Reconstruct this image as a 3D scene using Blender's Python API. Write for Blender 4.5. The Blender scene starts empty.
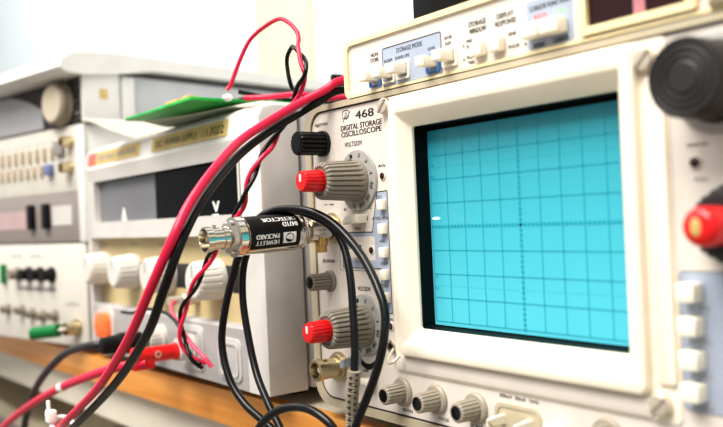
import bpy, bmesh, math, random
from mathutils import Vector, Matrix
random.seed(4)
SC = bpy.context.scene
COL = SC.collection
PI = math.pi
U = 0.01                       # lengths below are centimetres
OZ = 100.0                     # screen centre is 1 m above the floor

# ---------------------------------------------------------------- materials
def lin(h):
    h = h.lstrip('#')
    out = []
    for i in (0, 2, 4):
        c = int(h[i:i+2], 16)/255
        out.append(c/12.92 if c <= .04045 else ((c+.055)/1.055)**2.4)
    return (*out, 1)

def mat(name, col, rough=.5, metal=0., var=.04, scale=60, bump=0., coat=0., emit=None, es=0., spec=.5, bscale=900, trans=0., ior=1.45, thin=0.):
    m = bpy.data.materials.new(name); m.use_nodes = True
    nt = m.node_tree; b = nt.nodes['Principled BSDF']
    b.inputs['Roughness'].default_value = rough
    b.inputs['Metallic'].default_value = metal
    b.inputs['Specular IOR Level'].default_value = spec
    b.inputs['Coat Weight'].default_value = coat
    b.inputs['Transmission Weight'].default_value = trans
    b.inputs['IOR'].default_value = ior
    tc = nt.nodes.new('ShaderNodeTexCoord')
    n = nt.nodes.new('ShaderNodeTexNoise'); n.inputs['Scale'].default_value = scale; n.inputs['Detail'].default_value = 4
    nt.links.new(tc.outputs['Object'], n.inputs['Vector'])
    r = nt.nodes.new('ShaderNodeValToRGB')
    c = lin(col)
    r.color_ramp.elements[0].position = .3; r.color_ramp.elements[1].position = .7
    r.color_ramp.elements[0].color = (*[max(0, x*(1-var)) for x in c[:3]], 1)
    r.color_ramp.elements[1].color = (*[min(1, x*(1+var)) for x in c[:3]], 1)
    nt.links.new(n.outputs['Fac'], r.inputs['Fac'])
    nt.links.new(r.outputs['Color'], b.inputs['Base Color'])
    if bump:
        n2 = nt.nodes.new('ShaderNodeTexNoise'); n2.inputs['Scale'].default_value = bscale
        nt.links.new(tc.outputs['Object'], n2.inputs['Vector'])
        bp = nt.nodes.new('ShaderNodeBump'); bp.inputs['Strength'].default_value = bump; bp.inputs['Distance'].default_value = .0006
        nt.links.new(n2.outputs['Fac'], bp.inputs['Height']); nt.links.new(bp.outputs['Normal'], b.inputs['Normal'])
    if thin:
        t = nt.nodes.new('ShaderNodeBsdfTranslucent'); t.inputs['Color'].default_value = c
        mx = nt.nodes.new('ShaderNodeMixShader'); mx.inputs[0].default_value = thin
        nt.links.new(b.outputs[0], mx.inputs[1]); nt.links.new(t.outputs[0], mx.inputs[2]); nt.links.new(mx.outputs[0], nt.nodes['Material Output'].inputs['Surface'])
    if emit:
        b.inputs['Emission Color'].default_value = lin(emit); b.inputs['Emission Strength'].default_value = es
    return m

def wood_mat():
    m = bpy.data.materials.new('orange_wood'); m.use_nodes = True
    nt = m.node_tree; b = nt.nodes['Principled BSDF']; b.inputs['Roughness'].default_value = .32
    tc = nt.nodes.new('ShaderNodeTexCoord'); mp = nt.nodes.new('ShaderNodeMapping')
    mp.inputs['Scale'].default_value = (6, 60, 160)
    n = nt.nodes.new('ShaderNodeTexNoise'); n.inputs['Scale'].default_value = 1.2; n.inputs['Detail'].default_value = 6
    r = nt.nodes.new('ShaderNodeValToRGB')
    r.color_ramp.elements[0].position = .3; r.color_ramp.elements[0].color = lin('#d98a34')
    r.color_ramp.elements[1].position = .7; r.color_ramp.elements[1].color = lin('#f2b062')
    nt.links.new(tc.outputs['Object'], mp.inputs['Vector']); nt.links.new(mp.outputs['Vector'], n.inputs['Vector'])
    nt.links.new(n.outputs['Fac'], r.inputs['Fac']); nt.links.new(r.outputs['Color'], b.inputs['Base Color'])
    return m

M = dict(
    panel=mat('panel_beige', '#d9d0c6', .42, bump=.05),
    trim=mat('trim_cream', '#c3b79e', .3, metal=.15),
    bezel=mat('bezel_cream', '#efe5d2', .42, bump=.08),
    case=mat('case_bluegrey', '#c9cad2', .5, bump=.1),
    modtrim=mat('module_trim', '#eddcae', .42),
    ivory=mat('ivory_plastic', '#f1ead9', .35),
    bluep=mat('panel_bluegrey', '#a3acbc', .45),
    bluec=mat('blue_collar', '#3d6fae', .45),
    ink=mat('ink', '#232323', .6, var=.15),
    inkred=mat('ink_red', '#d96a5e', .6),
    inkgreen=mat('ink_green', '#9dc79a', .6),
    inkgrey=mat('ink_grey', '#8d8a88', .6, var=.2),
    white=mat('white_paint', '#f6f4f0', .5),
    mask=mat('black_mask', '#060606', .55, spec=.25),
    screen=mat('phosphor', '#2f9dad', .45, emit='#86dfe8', es=.16, var=.015, coat=.15),
    grat=mat('graticule_ink', '#1b93a6', .4, emit='#1b93a6', es=.10),
    trace=mat('trace_glow', '#c8ffff', .4, emit='#c8ffff', es=.6),
    knob=mat('knob_grey', '#888175', .45),
    knobd=mat('knob_grey_light', '#a0988a', .42),
    dial=mat('dial_pale', '#9f9c97', .3),
    black=mat('black_plastic', '#151415', .4, var=.1, spec=.35),
    blackg=mat('black_gloss', '#101011', .15, var=.1),
    dgrey=mat('dark_grey_plastic', '#2a2828', .5, var=.12),
    red=mat('red_plastic', '#d8191d', .3, coat=.2),
    chrome=mat('nickel', '#d9d3c8', .16, metal=1, var=.03),
    brass=mat('aged_nickel', '#cbbd9d', .3, metal=1, var=.12),
    steel=mat('screw_steel', '#d5cbbb', .42, metal=.6, var=.1),
    lamp=mat('lamp_dark', '#3a1512', .15, coat=.5),
    supply=mat('supply_grey', '#bdbab8', .48, bump=.06),
    supplyl=mat('supply_lower', '#aba8a6', .48, bump=.06),
    supplyf=mat('supply_frame', '#ccc8c2', .42, bump=.05),
    tan=mat('supply_tan', '#c4b185', .5),
    wknob=mat('white_knob', '#d3cfc7', .38),
    glassd=mat('window_black', '#070708', .12, spec=.12),
    glass_refl=mat('window_reflection', '#77767a', .15, spec=.3, scale=6, var=.08),  # grey painted in for the room reflected in the window
    tape=mat('yellowed_tape', '#c4ab6c', .55, var=.12, scale=150),
    orange=mat('orange_lamp', '#f0713a', .3, emit='#f0713a', es=.12),
    green=mat('green_plastic', '#0b7038', .35),
    greenb=mat('green_board', '#31ad4e', .4, var=.25, scale=80),
    rubr=mat('red_rubber', '#d51f48', .35, var=.03),
    rubb=mat('black_rubber', '#0e0e0f', .28, var=.1, spec=.4),
    pinkr=mat('pink_wire', '#e2566c', .35),
    coax=mat('black_coax', '#121214', .3, var=.15, spec=.45),
    relief=mat('beige_rubber', '#94897a', .5),
    paper=mat('paper_white', '#f3f0ea', .7, var=.02, thin=.65),
    inst=mat('instrument_white', '#d9d7d3', .5, bump=.05),
    instp=mat('instrument_panel', '#cdc8be', .5),
    tanb=mat('tan_buttons', '#a8967c', .5),
    sticker=mat('sticker_white', '#c3c0ba', .6),
    instg=mat('instrument_grey', '#8d8580', .5),
    knobface=mat('knob_face_beige', '#c4b8a4', .5),
    instd=mat('instrument_dark', '#2f2a29', .45, var=.15),
    instrefl=mat('instrument_reflection', '#a3a2a4', .3),
    portm=mat('gold_nickel', '#c9a468', .25, metal=1),
    side=mat('instrument_side', '#b3b5b8', .5),
    bench=mat('laminate_cream', '#d9d0bc', .35),
    apron=mat('apron_cream', '#d8d0c0', .45),
    wood=wood_mat(),
    wall=mat('wall_white', '#e4ebec', .8, var=.01, scale=3),
    creamw=mat('wall_cream', '#e2d3b2', .8, var=.01),
    floor=mat('floor_grey', '#8f8a80', .6, var=.08, scale=5),
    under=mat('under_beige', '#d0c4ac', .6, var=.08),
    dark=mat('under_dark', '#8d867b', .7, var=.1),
    greyb=mat('grey_bin', '#8a8987', .55),
    redled=mat('led_window', '#2a070b', .1, coat=.6, var=.2),
    pinkl=mat('led_strip', '#b77d84', .3),
    pinkp=mat('pink_label', '#b39a99', .5),
    bluebtn=mat('blue_button', '#6d7a9e', .4),
    lever=mat('lever_bluegrey', '#a9afb8', .4),
    rubfoot=mat('rubber_foot', '#2b2a29', .7),
)

def emission_ramp(m, z0, z1, e0, e1):
    """brightness gradient painted into the emission, stronger towards the lower edge"""
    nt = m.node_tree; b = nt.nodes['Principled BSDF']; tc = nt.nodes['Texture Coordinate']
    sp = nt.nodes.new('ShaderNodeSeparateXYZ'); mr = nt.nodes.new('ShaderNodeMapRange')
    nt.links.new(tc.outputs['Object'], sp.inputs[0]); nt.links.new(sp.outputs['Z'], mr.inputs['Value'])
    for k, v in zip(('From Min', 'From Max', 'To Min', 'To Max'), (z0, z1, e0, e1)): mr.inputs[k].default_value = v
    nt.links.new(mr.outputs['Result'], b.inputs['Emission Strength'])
emission_ramp(M['screen'], .048, .133, .36, .0)

# ---------------------------------------------------------------- mesh builder
class MB:
    def __init__(s): s.v = []; s.f = []
    def add(s, vs, fs):
        o = len(s.v); s.v += [tuple(v) for v in vs]; s.f += [tuple(i+o for i in f) for f in fs]; return s
    def bm(s, bm):
        bm.verts.ensure_lookup_table(); bm.verts.index_update()
        s.add([v.co[:] for v in bm.verts], [[v.index for v in f.verts] for f in bm.faces]); bm.free(); return s
    def box(s, x0, x1, y0, y1, z0, z1, b=0, seg=2):
        bm = bmesh.new(); bmesh.ops.create_cube(bm, size=1)
        for v in bm.verts:
            v.co = ((x0+x1)/2+v.co.x*(x1-x0), (y0+y1)/2+v.co.y*(y1-y0), (z0+z1)/2+v.co.z*(z1-z0))
        if b: bmesh.ops.bevel(bm, geom=list(bm.edges), offset=b, segments=seg, profile=.5, affect='EDGES')
        return s.bm(bm)
    def prism(s, poly, y0, y1, b=0, ax='y'):
        """polygon in (x,z) extruded y0..y1 (y0 = front)"""
        bm = bmesh.new(); n = len(poly)
        def P(p, d):
            if ax == 'y': return (p[0], d, p[1])
            if ax == 'x': return (d, p[0], p[1])
            return (p[0], p[1], d)
        a = [bm.verts.new(P(p, y0)) for p in poly]; c = [bm.verts.new(P(p, y1)) for p in poly]
        f0 = bm.faces.new(a); bm.faces.new(c[::-1])
        for i in range(n): bm.faces.new((a[i], c[i], c[(i+1) % n], a[(i+1) % n]))
        bmesh.ops.recalc_face_normals(bm, faces=bm.faces[:])
        if b: bmesh.ops.bevel(bm, geom=list(f0.edges), offset=b, segments=2, profile=.5, affect='EDGES')
        return s.bm(bm)
    def ring(s, outer, inner, y0, y1):
        """flat frame between two equal-length loops in (x,z), front y0 back y1"""
        n = len(outer); vs = []
        for L, y in ((outer, y0), (inner, y0), (outer, y1), (inner, y1)):
            vs += [(p[0], y, p[1]) for p in L]
        fs = []
        for i in range(n):
            j = (i+1) % n
            fs += [(i, j, n+j, n+i), (2*n+j, 2*n+i, 3*n+i, 3*n+j), (j, i, 2*n+i, 2*n+j), (n+i, n+j, 3*n+j, 3*n+i)]
        return s.add(vs, fs)
    def loops(s, loops, cap0=True, cap1=True):
        n = len(loops[0]); vs = [p for L in loops for p in L]; fs = []
        for k in range(len(loops)-1):
            for i in range(n):
                j = (i+1) % n
                fs.append((k*n+i, k*n+j, (k+1)*n+j, (k+1)*n+i))
        if cap0: fs.append(tuple(range(n))[::-1])
        if cap1: fs.append(tuple(range((len(loops)-1)*n, len(loops)*n)))
        return s.add(vs, fs)
    def lathe(s, c, prof, axis='-y', n=40, flute=0, fd=0., fr=None, ph=0.):
        """prof: list of (distance along axis, radius). flute: count of ribs, fd depth, fr=(i0,i1) profile indexes fluted"""
        m = n if not flute else flute*4
        L = []
        for k, (d, r) in enumerate(prof):
            loop = []
            for i in range(m):
                a = 2*PI*i/m+ph; rr = r
                if flute and fr[0] <= k <= fr[1] and i % 4 == 3: rr = r-fd
                u, w = rr*math.cos(a), rr*math.sin(a)
                if axis == '-y': loop.append((c[0]+u, c[1]-d, c[2]+w))
                elif axis == '+y': loop.append((c[0]-u, c[1]+d, c[2]+w))
                elif axis == 'z': loop.append((c[0]+u, c[1]+w, c[2]+d))
                elif axis == '-z': loop.append((c[0]+u, c[1]-w, c[2]-d))
                elif axis == 'x': loop.append((c[0]+d, c[1]+u, c[2]+w))
                elif axis == '-x': loop.append((c[0]-d, c[1]-u, c[2]+w))
            L.append(loop)
        return s.loops(L)
    def tube(s, pts, r, n=12, rf=None):
        pts = [Vector(p) for p in pts]; L = []
        t0 = (pts[1]-pts[0]).normalized(); up = Vector((0, 0, 1)) if abs(t0.z) < .9 else Vector((1, 0, 0))
        nrm = t0.cross(up).normalized()
        for k, p in enumerate(pts):
            t = (pts[min(k+1, len(pts)-1)]-pts[max(k-1, 0)]).normalized()
            nrm = (nrm-t*nrm.dot(t)).normalized(); bi = t.cross(nrm)
            rr = rf(k/(len(pts)-1)) if rf else r
            L.append([tuple(p+(nrm*math.cos(2*PI*i/n)+bi*math.sin(2*PI*i/n))*rr) for i in range(n)])
        return s.loops(L)
    def sphere(s, c, r, sx=1, sy=1, sz=1, n=16):
        bm = bmesh.new(); bmesh.ops.create_uvsphere(bm, u_segments=n, v_segments=n//2, radius=r)
        for v in bm.verts: v.co = (c[0]+v.co.x*sx, c[1]+v.co.y*sy, c[2]+v.co.z*sz)
        return s.bm(bm)
    def rect(s, x0, x1, z0, z1, y):
        return s.add([(x0, y, z0), (x1, y, z0), (x1, y, z1), (x0, y, z1)], [(0, 1, 2, 3)])
    def xf(s, fn): s.v = [tuple(fn(*v)) for v in s.v]; return s

def cat(pts, k=8):
    P = [Vector(p) for p in pts]; P = [2*P[0]-P[1]]+P+[2*P[-1]-P[-2]]; out = []
    for i in range(1, len(P)-2):
        a, b, c, d = P[i-1:i+3]
        for j in range(k):
            t = j/k
            out.append(.5*((2*b)+(c-a)*t+(2*a-5*b+4*c-d)*t*t+(3*b-a-3*c+d)*t**3))
    out.append(P[-2]); return out

def rrect(x0, x1, z0, z1, r, n=6):
    out = []
    for cx, cz, a0 in ((x1-r, z0+r, -PI/2), (x1-r, z1-r, 0), (x0+r, z1-r, PI/2), (x0+r, z0+r, PI)):
        for i in range(n+1):
            a = a0+PI/2*i/n; out.append((cx+r*math.cos(a), cz+r*math.sin(a)))
    return out

# ---------------------------------------------------------------- objects
def thing(name, label, cat_, loc, rz=0, group=None):
    o = bpy.data.objects.new(name, None); COL.objects.link(o)
    o.empty_display_size = .02
    o.location = (loc[0]*U, loc[1]*U, (loc[2]+OZ)*U); o.rotation_euler = (0, 0, rz)
    o['label'] = label; o['category'] = cat_
    if group: o['group'] = group
    o['_o'] = list(loc) if not rz else [0, 0, loc[2]]
    return o

def origin(p):
    while p.parent: p = p.parent
    return p['_o']

def mesh_of(name, mb, m, o=(0, 0, 0), zoff=0, smooth=32):
    me = bpy.data.meshes.new(name)
    me.from_pydata([((x-o[0])*U, (y-o[1])*U, (z-o[2]+zoff)*U) for x, y, z in mb.v], [], mb.f)
    bm = bmesh.new(); bm.from_mesh(me)
    bmesh.ops.recalc_face_normals(bm, faces=bm.faces[:])
    bm.to_mesh(me); bm.free()
    me.polygons.foreach_set('use_smooth', [True]*len(me.polygons))
    me.set_sharp_from_angle(angle=math.radians(smooth))
    me.materials.append(m); return me

def part(name, mb, m, parent, label=None, smooth=32):
    o = bpy.data.objects.new(name, mesh_of(name, mb, M[m] if isinstance(m, str) else m, origin(parent), smooth=smooth))
    COL.objects.link(o); o.parent = parent
    if label: o['label'] = label
    return o

def solo(name, mb, m, label, cat_, group=None, smooth=40, anchor=None):
    """a thing that is one mesh, origin at the lowest point"""
    a = anchor or min(mb.v, key=lambda v: v[2])
    o = bpy.data.objects.new(name, mesh_of(name, mb, M[m] if isinstance(m, str) else m, a, smooth=smooth))
    COL.objects.link(o); o.location = (a[0]*U, a[1]*U, (a[2]+OZ)*U)
    o['label'] = label; o['category'] = cat_; o['_o'] = list(a)
    if group: o['group'] = group
    return o

def struct(name, mb, m):
    o = bpy.data.objects.new(name, mesh_of(name, mb, M[m], (0, 0, 0), OZ)); COL.objects.link(o)
    o['kind'] = 'structure'; return o

_tc = {}
def text_mesh(s):
    if s not in _tc:
        cu = bpy.data.curves.new('lettering', 'FONT'); cu.body = s; cu.size = 1; cu.resolution_u = 3
        ob = bpy.data.objects.new('lettering', cu); COL.objects.link(ob)
        dg = bpy.context.evaluated_depsgraph_get(); dg.update()
        me = bpy.data.meshes.new_from_object(ob.evaluated_get(dg))
        vs = [v.co[:] for v in me.vertices]; fs = [tuple(p.vertices) for p in me.polygons]
        bpy.data.objects.remove(ob); bpy.data.meshes.remove(me); bpy.data.curves.remove(cu)
        x0 = min(v[0] for v in vs); x1 = max(v[0] for v in vs); y0 = min(v[1] for v in vs); y1 = max(v[1] for v in vs)
        _tc[s] = ([((v[0]-x0)/(x1-x0), (v[1]-y0)/(y1-y0)) for v in vs], fs, (x1-x0)/(y1-y0))
    return _tc[s]

def txt(mb, s, xl, xr, zc, h, y, bold=0):
    vs, fs, _ = text_mesh(s)
    mb.add([(xl+u*(xr-xl), y, zc-h/2+v*h) for u, v in vs], fs)
    if bold: mb.add([(xl+bold+u*(xr-xl), y-.0005, zc-h/2+v*h) for u, v in vs], fs)

def line(mb, x0, z0, x1, z1, w, y):
    d = Vector((x1-x0, z1-z0)); d.normalize(); n = Vector((-d.y, d.x))*w/2
    mb.add([(x0+n.x, y, z0+n.y), (x1+n.x, y, z1+n.y), (x1-n.x, y, z1-n.y), (x0-n.x, y, z0-n.y)], [(0, 1, 2, 3)])

def polyline(mb, pts, w, y, closed=False):
    L = list(pts)+([pts[0]] if closed else [])
    for a, b in zip(L, L[1:]): line(mb, *a, *b, w, y)

# ================================================================ room and bench
struct('wall_back', MB().box(-420, 160, 70, 74, -100, 170), 'wall')
struct('wall_left', MB().box(-424, -420, -240, 74, -100, 170), 'wall')
struct('floor', MB().box(-424, 160, -240, 74, -104, -100), 'floor')
struct('trim_1', MB().box(-139, -117, 68.6, 70, -100, 170, .3), 'creamw')

BZ = -9.2
def by(x): return -.25+x*.0463      # front edge line of the bench
bench = thing('workbench', 'cream laminate workbench with orange wood front edging, under the instruments', 'workbench', (-35, 30, -100))
L_, R_ = -230, 60
part('bench_top', MB().prism([(L_, by(L_)+.8), (R_, by(R_)+.8), (R_, 66), (L_, 66)], BZ-2, BZ, ax='z'), 'bench', bench)
part('wood_edging', MB().prism([(L_, by(L_)), (R_, by(R_)), (R_, by(R_)+.8), (L_, by(L_)+.8)], BZ-2.1, BZ, ax='z', b=.1), 'wood', bench, 'orange varnished wood edging')
part('apron', MB().prism([(L_, by(L_)+.9), (R_, by(R_)+.9), (R_, by(R_)+3), (L_, by(L_)+3)], BZ-5, BZ-2.1, ax='z'), 'apron', bench)
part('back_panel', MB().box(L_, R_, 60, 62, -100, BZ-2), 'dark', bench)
part('lower_shelf', MB().box(L_, R_, 8, 60, -47, -45), 'under', bench)
for x in (L_+2, R_-6):
    for y in (by(x)+2, 56): part('leg', MB().box(x, x+4, y, y+4, -100, BZ-2, .3), 'apron', bench)

# objects stored below the bench, seen blurred at the lower left
bn = thing('storage_bin', 'grey storage bin on the lower shelf beneath the bench', 'bin', (-112, 20, -45))
part('bin_body', MB().loops([[(x, y, -45) for x, y in rrect(-126, -78, 5, 34, 2)], [(x, y, -23) for x, y in rrect(-128, -76, 3, 36, 2)]]), 'greyb', bn)
part('bin_lid', MB().loops([[(x, y, z) for x, y in rrect(-128.6, -75.4, 2.4, 36.6, 2)] for z in (-23, -21)]), 'under', bn, 'beige lid')

# ================================================================ oscilloscope
P0 = -1.0
sc = thing('oscilloscope', 'cream digital storage oscilloscope with a glowing cyan grid screen, numbered 468', 'oscilloscope', (4, 20, BZ))
part('case', MB().box(-12.7, 20.6, .2, 44, -8.35, 5.9, .3), 'case', sc)
outer = rrect(-13.05, 21, -8.5, 6.0, 1.3); inner = rrect(-12.56, 20.55, -8.12, 5.72, .9)
part('trim_frame', MB().ring(outer, inner, -1.12, .6), 'trim', sc)
part('panel_gasket', MB().ring(inner, rrect(-12.545, 20.5, -8.05, 5.66, .87), P0-.03, .2), 'dgrey', sc)
part('front_panel', MB().ring(rrect(-12.55, 20.5, -8.06, 5.67, .88), rrect(-5.9, 5.9, -4.95, 5.0, .3), P0, .3), 'panel', sc)
for x in (-10.5, 17):
    for y in (2.5, 38): part('foot', MB().lathe((x, y, -8.3), [(0, .9), (.9, .75)], axis='-z'), 'rubfoot', sc)

# panel printing -----------------------------------------------------------
ptx, pt2, pt3, pt4, pt5, pt6 = (MB() for _ in range(6)); Y = P0-.012
for a in [('468', -8.91, -7.55, 5.21, 0.36, .03), ('DIGITAL STORAGE', -10.08, -6.98, 4.72, 0.25, .025), ('OSCILLOSCOPE', -10.07, -7.03, 4.42, 0.25, .025),
          ('VOLTS/DIV', -9.84, -8.48, 3.93, 0.22), ('POSITION', -12.23, -11.17, 5.10, 0.13), ('UNCAL', -7.39, -6.85, 2.77, 0.12), ('1M   20pF', -11.72, -10.92, 1.21, 0.10),
          ('AC', -10.13, -9.92, 0.94, 0.13), ('DC', -8.28, -8.00, 0.96, 0.13), ('GND', -9.35, -8.87, 0.04, 0.14), ('CH 1', -7.58, -7.22, 1.40, 0.15),
          ('A TRIG VIEW', -7.97, -6.82, 0.46, 0.14), ('20MHz BW LIMIT', -9.53, -8.03, -0.50, 0.16), ('FULL', -8.78, -8.49, -0.80, 0.10), ('ADD', -7.49, -7.09, -0.55, 0.13),
          ('CHOP', -7.50, -7.00, -1.55, 0.15), ('CH 2', -7.50, -7.07, -2.54, 0.16), ('POSITION', -11.94, -11.06, -1.50, 0.15), ('VOLTS/DIV', -9.31, -8.33, -2.72, 0.2),
          ('GND', -9.14, -8.75, -6.46, 0.13), ('INTEN', -6.4, -5.75, -7.83, 0.14), ('FOCUS', -4.1, -3.48, -7.82, 0.14), ('SCALE', -2.22, -1.55, -7.78, 0.14),
          ('300mV  30mA  1kHz', -0.59, 1.34, -6.36, 0.14), ('UNCAL', -7.2, -6.8, -3.98, .1), ('CAL', -7.2, -6.95, -4.93, .1),
          ('UNCAL', 7.6, 8.3, 2.25, .1), ('PULL', 7.8, 8.25, 1.22, .08)]:
    q = pt6 if a[3] < -6 and a[1] < -8 else ptx if a[1] < -6.5 and a[3] > 2 else pt5 if a[1] < -6.5 and a[3] < -3.5 else pt2 if a[1] < -6.5 else pt4 if a[1] > 5 else pt3
    txt(q, *a[:5], Y, a[5] if len(a) > 5 else .008)
# small maker's emblem: a screen outline with a looping trace
polyline(ptx, [(p[0]+.12*(p[1]-5.3), p[1]) for p in rrect(-9.92, -9.42, 5.16, 5.52, .1, 3)], .03, Y, True)
polyline(ptx, cat([(-9.9, Y, 5.0), (-9.75, Y, 5.2), (-9.65, Y, 5.42), (-9.55, Y, 5.3), (-9.68, Y, 5.2), (-9.6, Y, 5.12), (-9.3, Y, 5.45)], 5) and
         [(p.x, p.z) for p in cat([(-9.9, Y, 5.0), (-9.75, Y, 5.2), (-9.65, Y, 5.42), (-9.55, Y, 5.3), (-9.68, Y, 5.2), (-9.6, Y, 5.12), (-9.3, Y, 5.45)], 5)], .03, Y)
polyline(ptx, [(-12.12, 5.02), (-12.0, 5.2), (-11.9, 5.02)], .02, Y, True)
polyline(pt2, [(-12.1, -1.55), (-12.0, -1.38), (-11.98, -1.6)], .02, Y, True)
blue_l = [(-7.55, 1.63), (-6.82, 1.66), (-6.82, -3.72), (-7.44, -3.72), (-7.5, -1.78), (-10.36, -1.78), (-10.33, -.14), (-8.0, -.14)]
polyline(pt2, blue_l, .035, Y-.006, True)
polyline(pt2, [(-8.3, -1.9), (-10.6, -1.9), (-10.6, -.7)], .02, Y)
for q in (ptx, pt2, pt3, pt4, pt5, pt6): part('panel_lettering', q, 'ink', sc)
part('switch_field', MB().prism(blue_l, Y+.004, P0+.02), 'bluep', sc, 'blue grey printed field around the channel buttons')
part('bandwidth_label', MB().prism(rrect(-9.64, -7.86, -1.42, -.34, .06, 2), Y-.001, P0+.02), 'panel', sc)
sw = part('slide_switch', MB().box(-9.42, -8.95, P0-.35, P0, -1.3, -.9, .04), 'ivory', sc)
part('switch_slot', MB().box(-9.45, -8.9, P0-.03, P0+.1, -.9, -.72), 'black', sw)

def indicator(x, z, r=.2):
    o = part('indicator_lamp', MB().lathe((x, P0, z), [(-.1, r*.7), (.08, r*.7), (.12, r*.4), (.13, .01)], n=20), 'lamp', sc)
    part('lamp_rim', MB().lathe((x, P0, z), [(-.05, r), (.04, r), (.05, r*.75), (-.02, r*.72)], n=20), 'panel', o)
indicator(-7.07, 2.32); indicator(-8.1, -.95, .2); indicator(-6.95, -4.28); indicator(7.85, 1.74, .22)
jk = part('pin_jack', MB().lathe((-6.98, P0, -5.2), [(-.1, .24), (.08, .24), (.1, .18), (-.1, .15)], n=24), 'brass', sc)
part('jack_hole', MB().lathe((-6.98, P0-.02, -5.2), [(-.02, .16), (.0, .16)], n=20), 'black', jk)
part('jack_hook', MB().tube(cat([(-6.75, P0-.1, -5.25), (-6.6, P0-.5, -5.55), (-6.3, P0-.75, -5.72), (-6.02, P0-.7, -5.62), (-5.95, P0-.4, -5.4)], 6), .07, 8), 'steel', sc, 'small bent metal hook at the bezel corner')

# channel buttons
for z in (1.08, .02, -1.02, -2.0, -3.0):
    part('push_button', MB().box(-7.3, -6.9, P0-.28, P0, z-.25, z+.2, .04), 'ivory', sc)

# knobs ----------------------------------------------------------------------
def plain_knob(x, z, m, rb, rf, L, ribs, cap='blackg', y=P0, skirt=None, dot=False, fd=.055):
    pr = [(0, rb), (L*.12, rb), (L*.13, rb*.9), (L-.06, rf), (L, rf-.06), (L, .01)]
    o = part('control_knob', MB().lathe((x, y, z), pr, flute=ribs, fd=fd, fr=(2, 4)), m, sc, smooth=25)
    if cap: part('knob_cap', MB().lathe((x, y-L, z), [(-.05, rf*.68), (.02, rf*.68), (.025, .01)], n=28), cap, o)
    if skirt: part('knob_skirt', MB().lathe((x, y, z), [(-.05, skirt), (.1, skirt), (.18, skirt*.9), (.2, .05)], n=36), m, o)
    if dot: part('set_screw', MB().lathe((x+rf*.86, y-L*.45, z+.02), [(-.1, .1), (.02, .1), (.025, .01)], axis='x', n=14), 'black', o)
    return o
plain_knob(-11.58, 4.16, 'black', .62, .57, 1.55, 16, cap='black', fd=.075)
plain_knob(-11.5, -2.45, 'knob', .46, .4, 1.2, 16, skirt=.52)
for x, d in ((-6.33, 1), (-4.13, 0), (-1.85, 1)):
    plain_knob(x, -7.06, 'knobd', .48, .4, 1.1, 16, skirt=.62, dot=d)
plain_knob(4.3, -7.0, 'knobd', .48, .4, 1.1, 16, skirt=.62)

def volts_knob(x, z):
    d = part('range_dial', MB().lathe((x, P0, z), [(-.02, 1.42), (.06, 1.42), (.12, 1.38), (.18, .9), (.18, .05)], n=64), 'dial', sc, 'translucent numbered dial skirt')
    t = MB()
    for k, s in enumerate(('5', '2', '1', '.5', '.2', '.1', '50', '20', '10', '5', '2', '1')):
        a = PI*(.92-k*.165); tm = MB(); w = .14*len(s.replace('.', ''))+.04
        txt(tm, s, -w/2, w/2, 0, .18, 0, .012)
        ca, sa = math.cos(a-PI/2), math.sin(a-PI/2)
        tm.xf(lambda X, YY, Z: (x+ca*X-sa*(Z+1.16), P0-.168+YY, z+sa*X+ca*(Z+1.16))); t.add(tm.v, tm.f)
    t.xf(lambda X, YY, Z: (X, YY-.002, Z))
    part('dial_numbers', t, 'ink', d)
    k = part('range_knob', MB().lathe((x, P0, z), [(.1, .98), (.35, .96), (.5, .93), (2.05, .84), (2.15, .78), (2.2, .68), (2.12, .6), (2.1, .01)], flute=24, fd=.1, fr=(2, 5)), 'knob', sc, smooth=14)
    part('set_screw', MB().lathe((x+.1, P0-.55, z+.84), [(0, .1), (.1, .1), (.105, .01)], axis='z', n=12), 'black', k)
    r = part('red_knob', MB().lathe((x, P0, z), [(2.0, .46), (2.3, .5), (3.05, .46), (3.15, .4), (3.17, .01)], flute=18, fd=.045, fr=(1, 2)), 'red', sc, 'red variable knob', smooth=25)
    part('pointer_mark', MB().box(x-.07, x+.07, P0-3.185, P0-3.1, z-.02, z+.3, .01), 'white', r)
volts_knob(-8.86, 2.22); volts_knob(-8.86, -4.38)

# coupling levers
sl = part('coupling_slot', MB().prism([(-9.9+.04*i, .62-.25*math.sin(PI*i/40)*.5) for i in range(41)]+[(-8.3-.04*i, .40-.25*math.sin(PI*(40-i)/40)*.5) for i in range(41)], P0-.01, P0+.05), 'black', sc)
part('coupling_lever', MB().prism([(-9.55, .22), (-8.4, .3), (-8.3, .62), (-8.5, .7), (-9.3, .62), (-9.6, .42)], P0-.55, P0+.05, b=.06), 'ivory', sl)
sl = part('coupling_slot', MB().prism([(-9.45+.033*i, -5.86-.28*math.sin(PI*i/40)) for i in range(41)]+[(-8.13-.033*i, -6.12-.28*math.sin(PI*(40-i)/40)) for i in range(41)], P0-.01, P0+.05), 'black', sc)
part('coupling_lever', MB().loops([[(-9.9, P0, -5.85), (-9.3, P0, -5.75), (-9.25, P0, -6.2), (-9.8, P0, -6.3)], [(-10.1, P0-.7, -6.1), (-9.65, P0-.75, -5.95), (-9.6, P0-.75, -6.3), (-10.0, P0-.7, -6.4)]]), 'lever', sl, 'blue grey lever')

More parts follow.
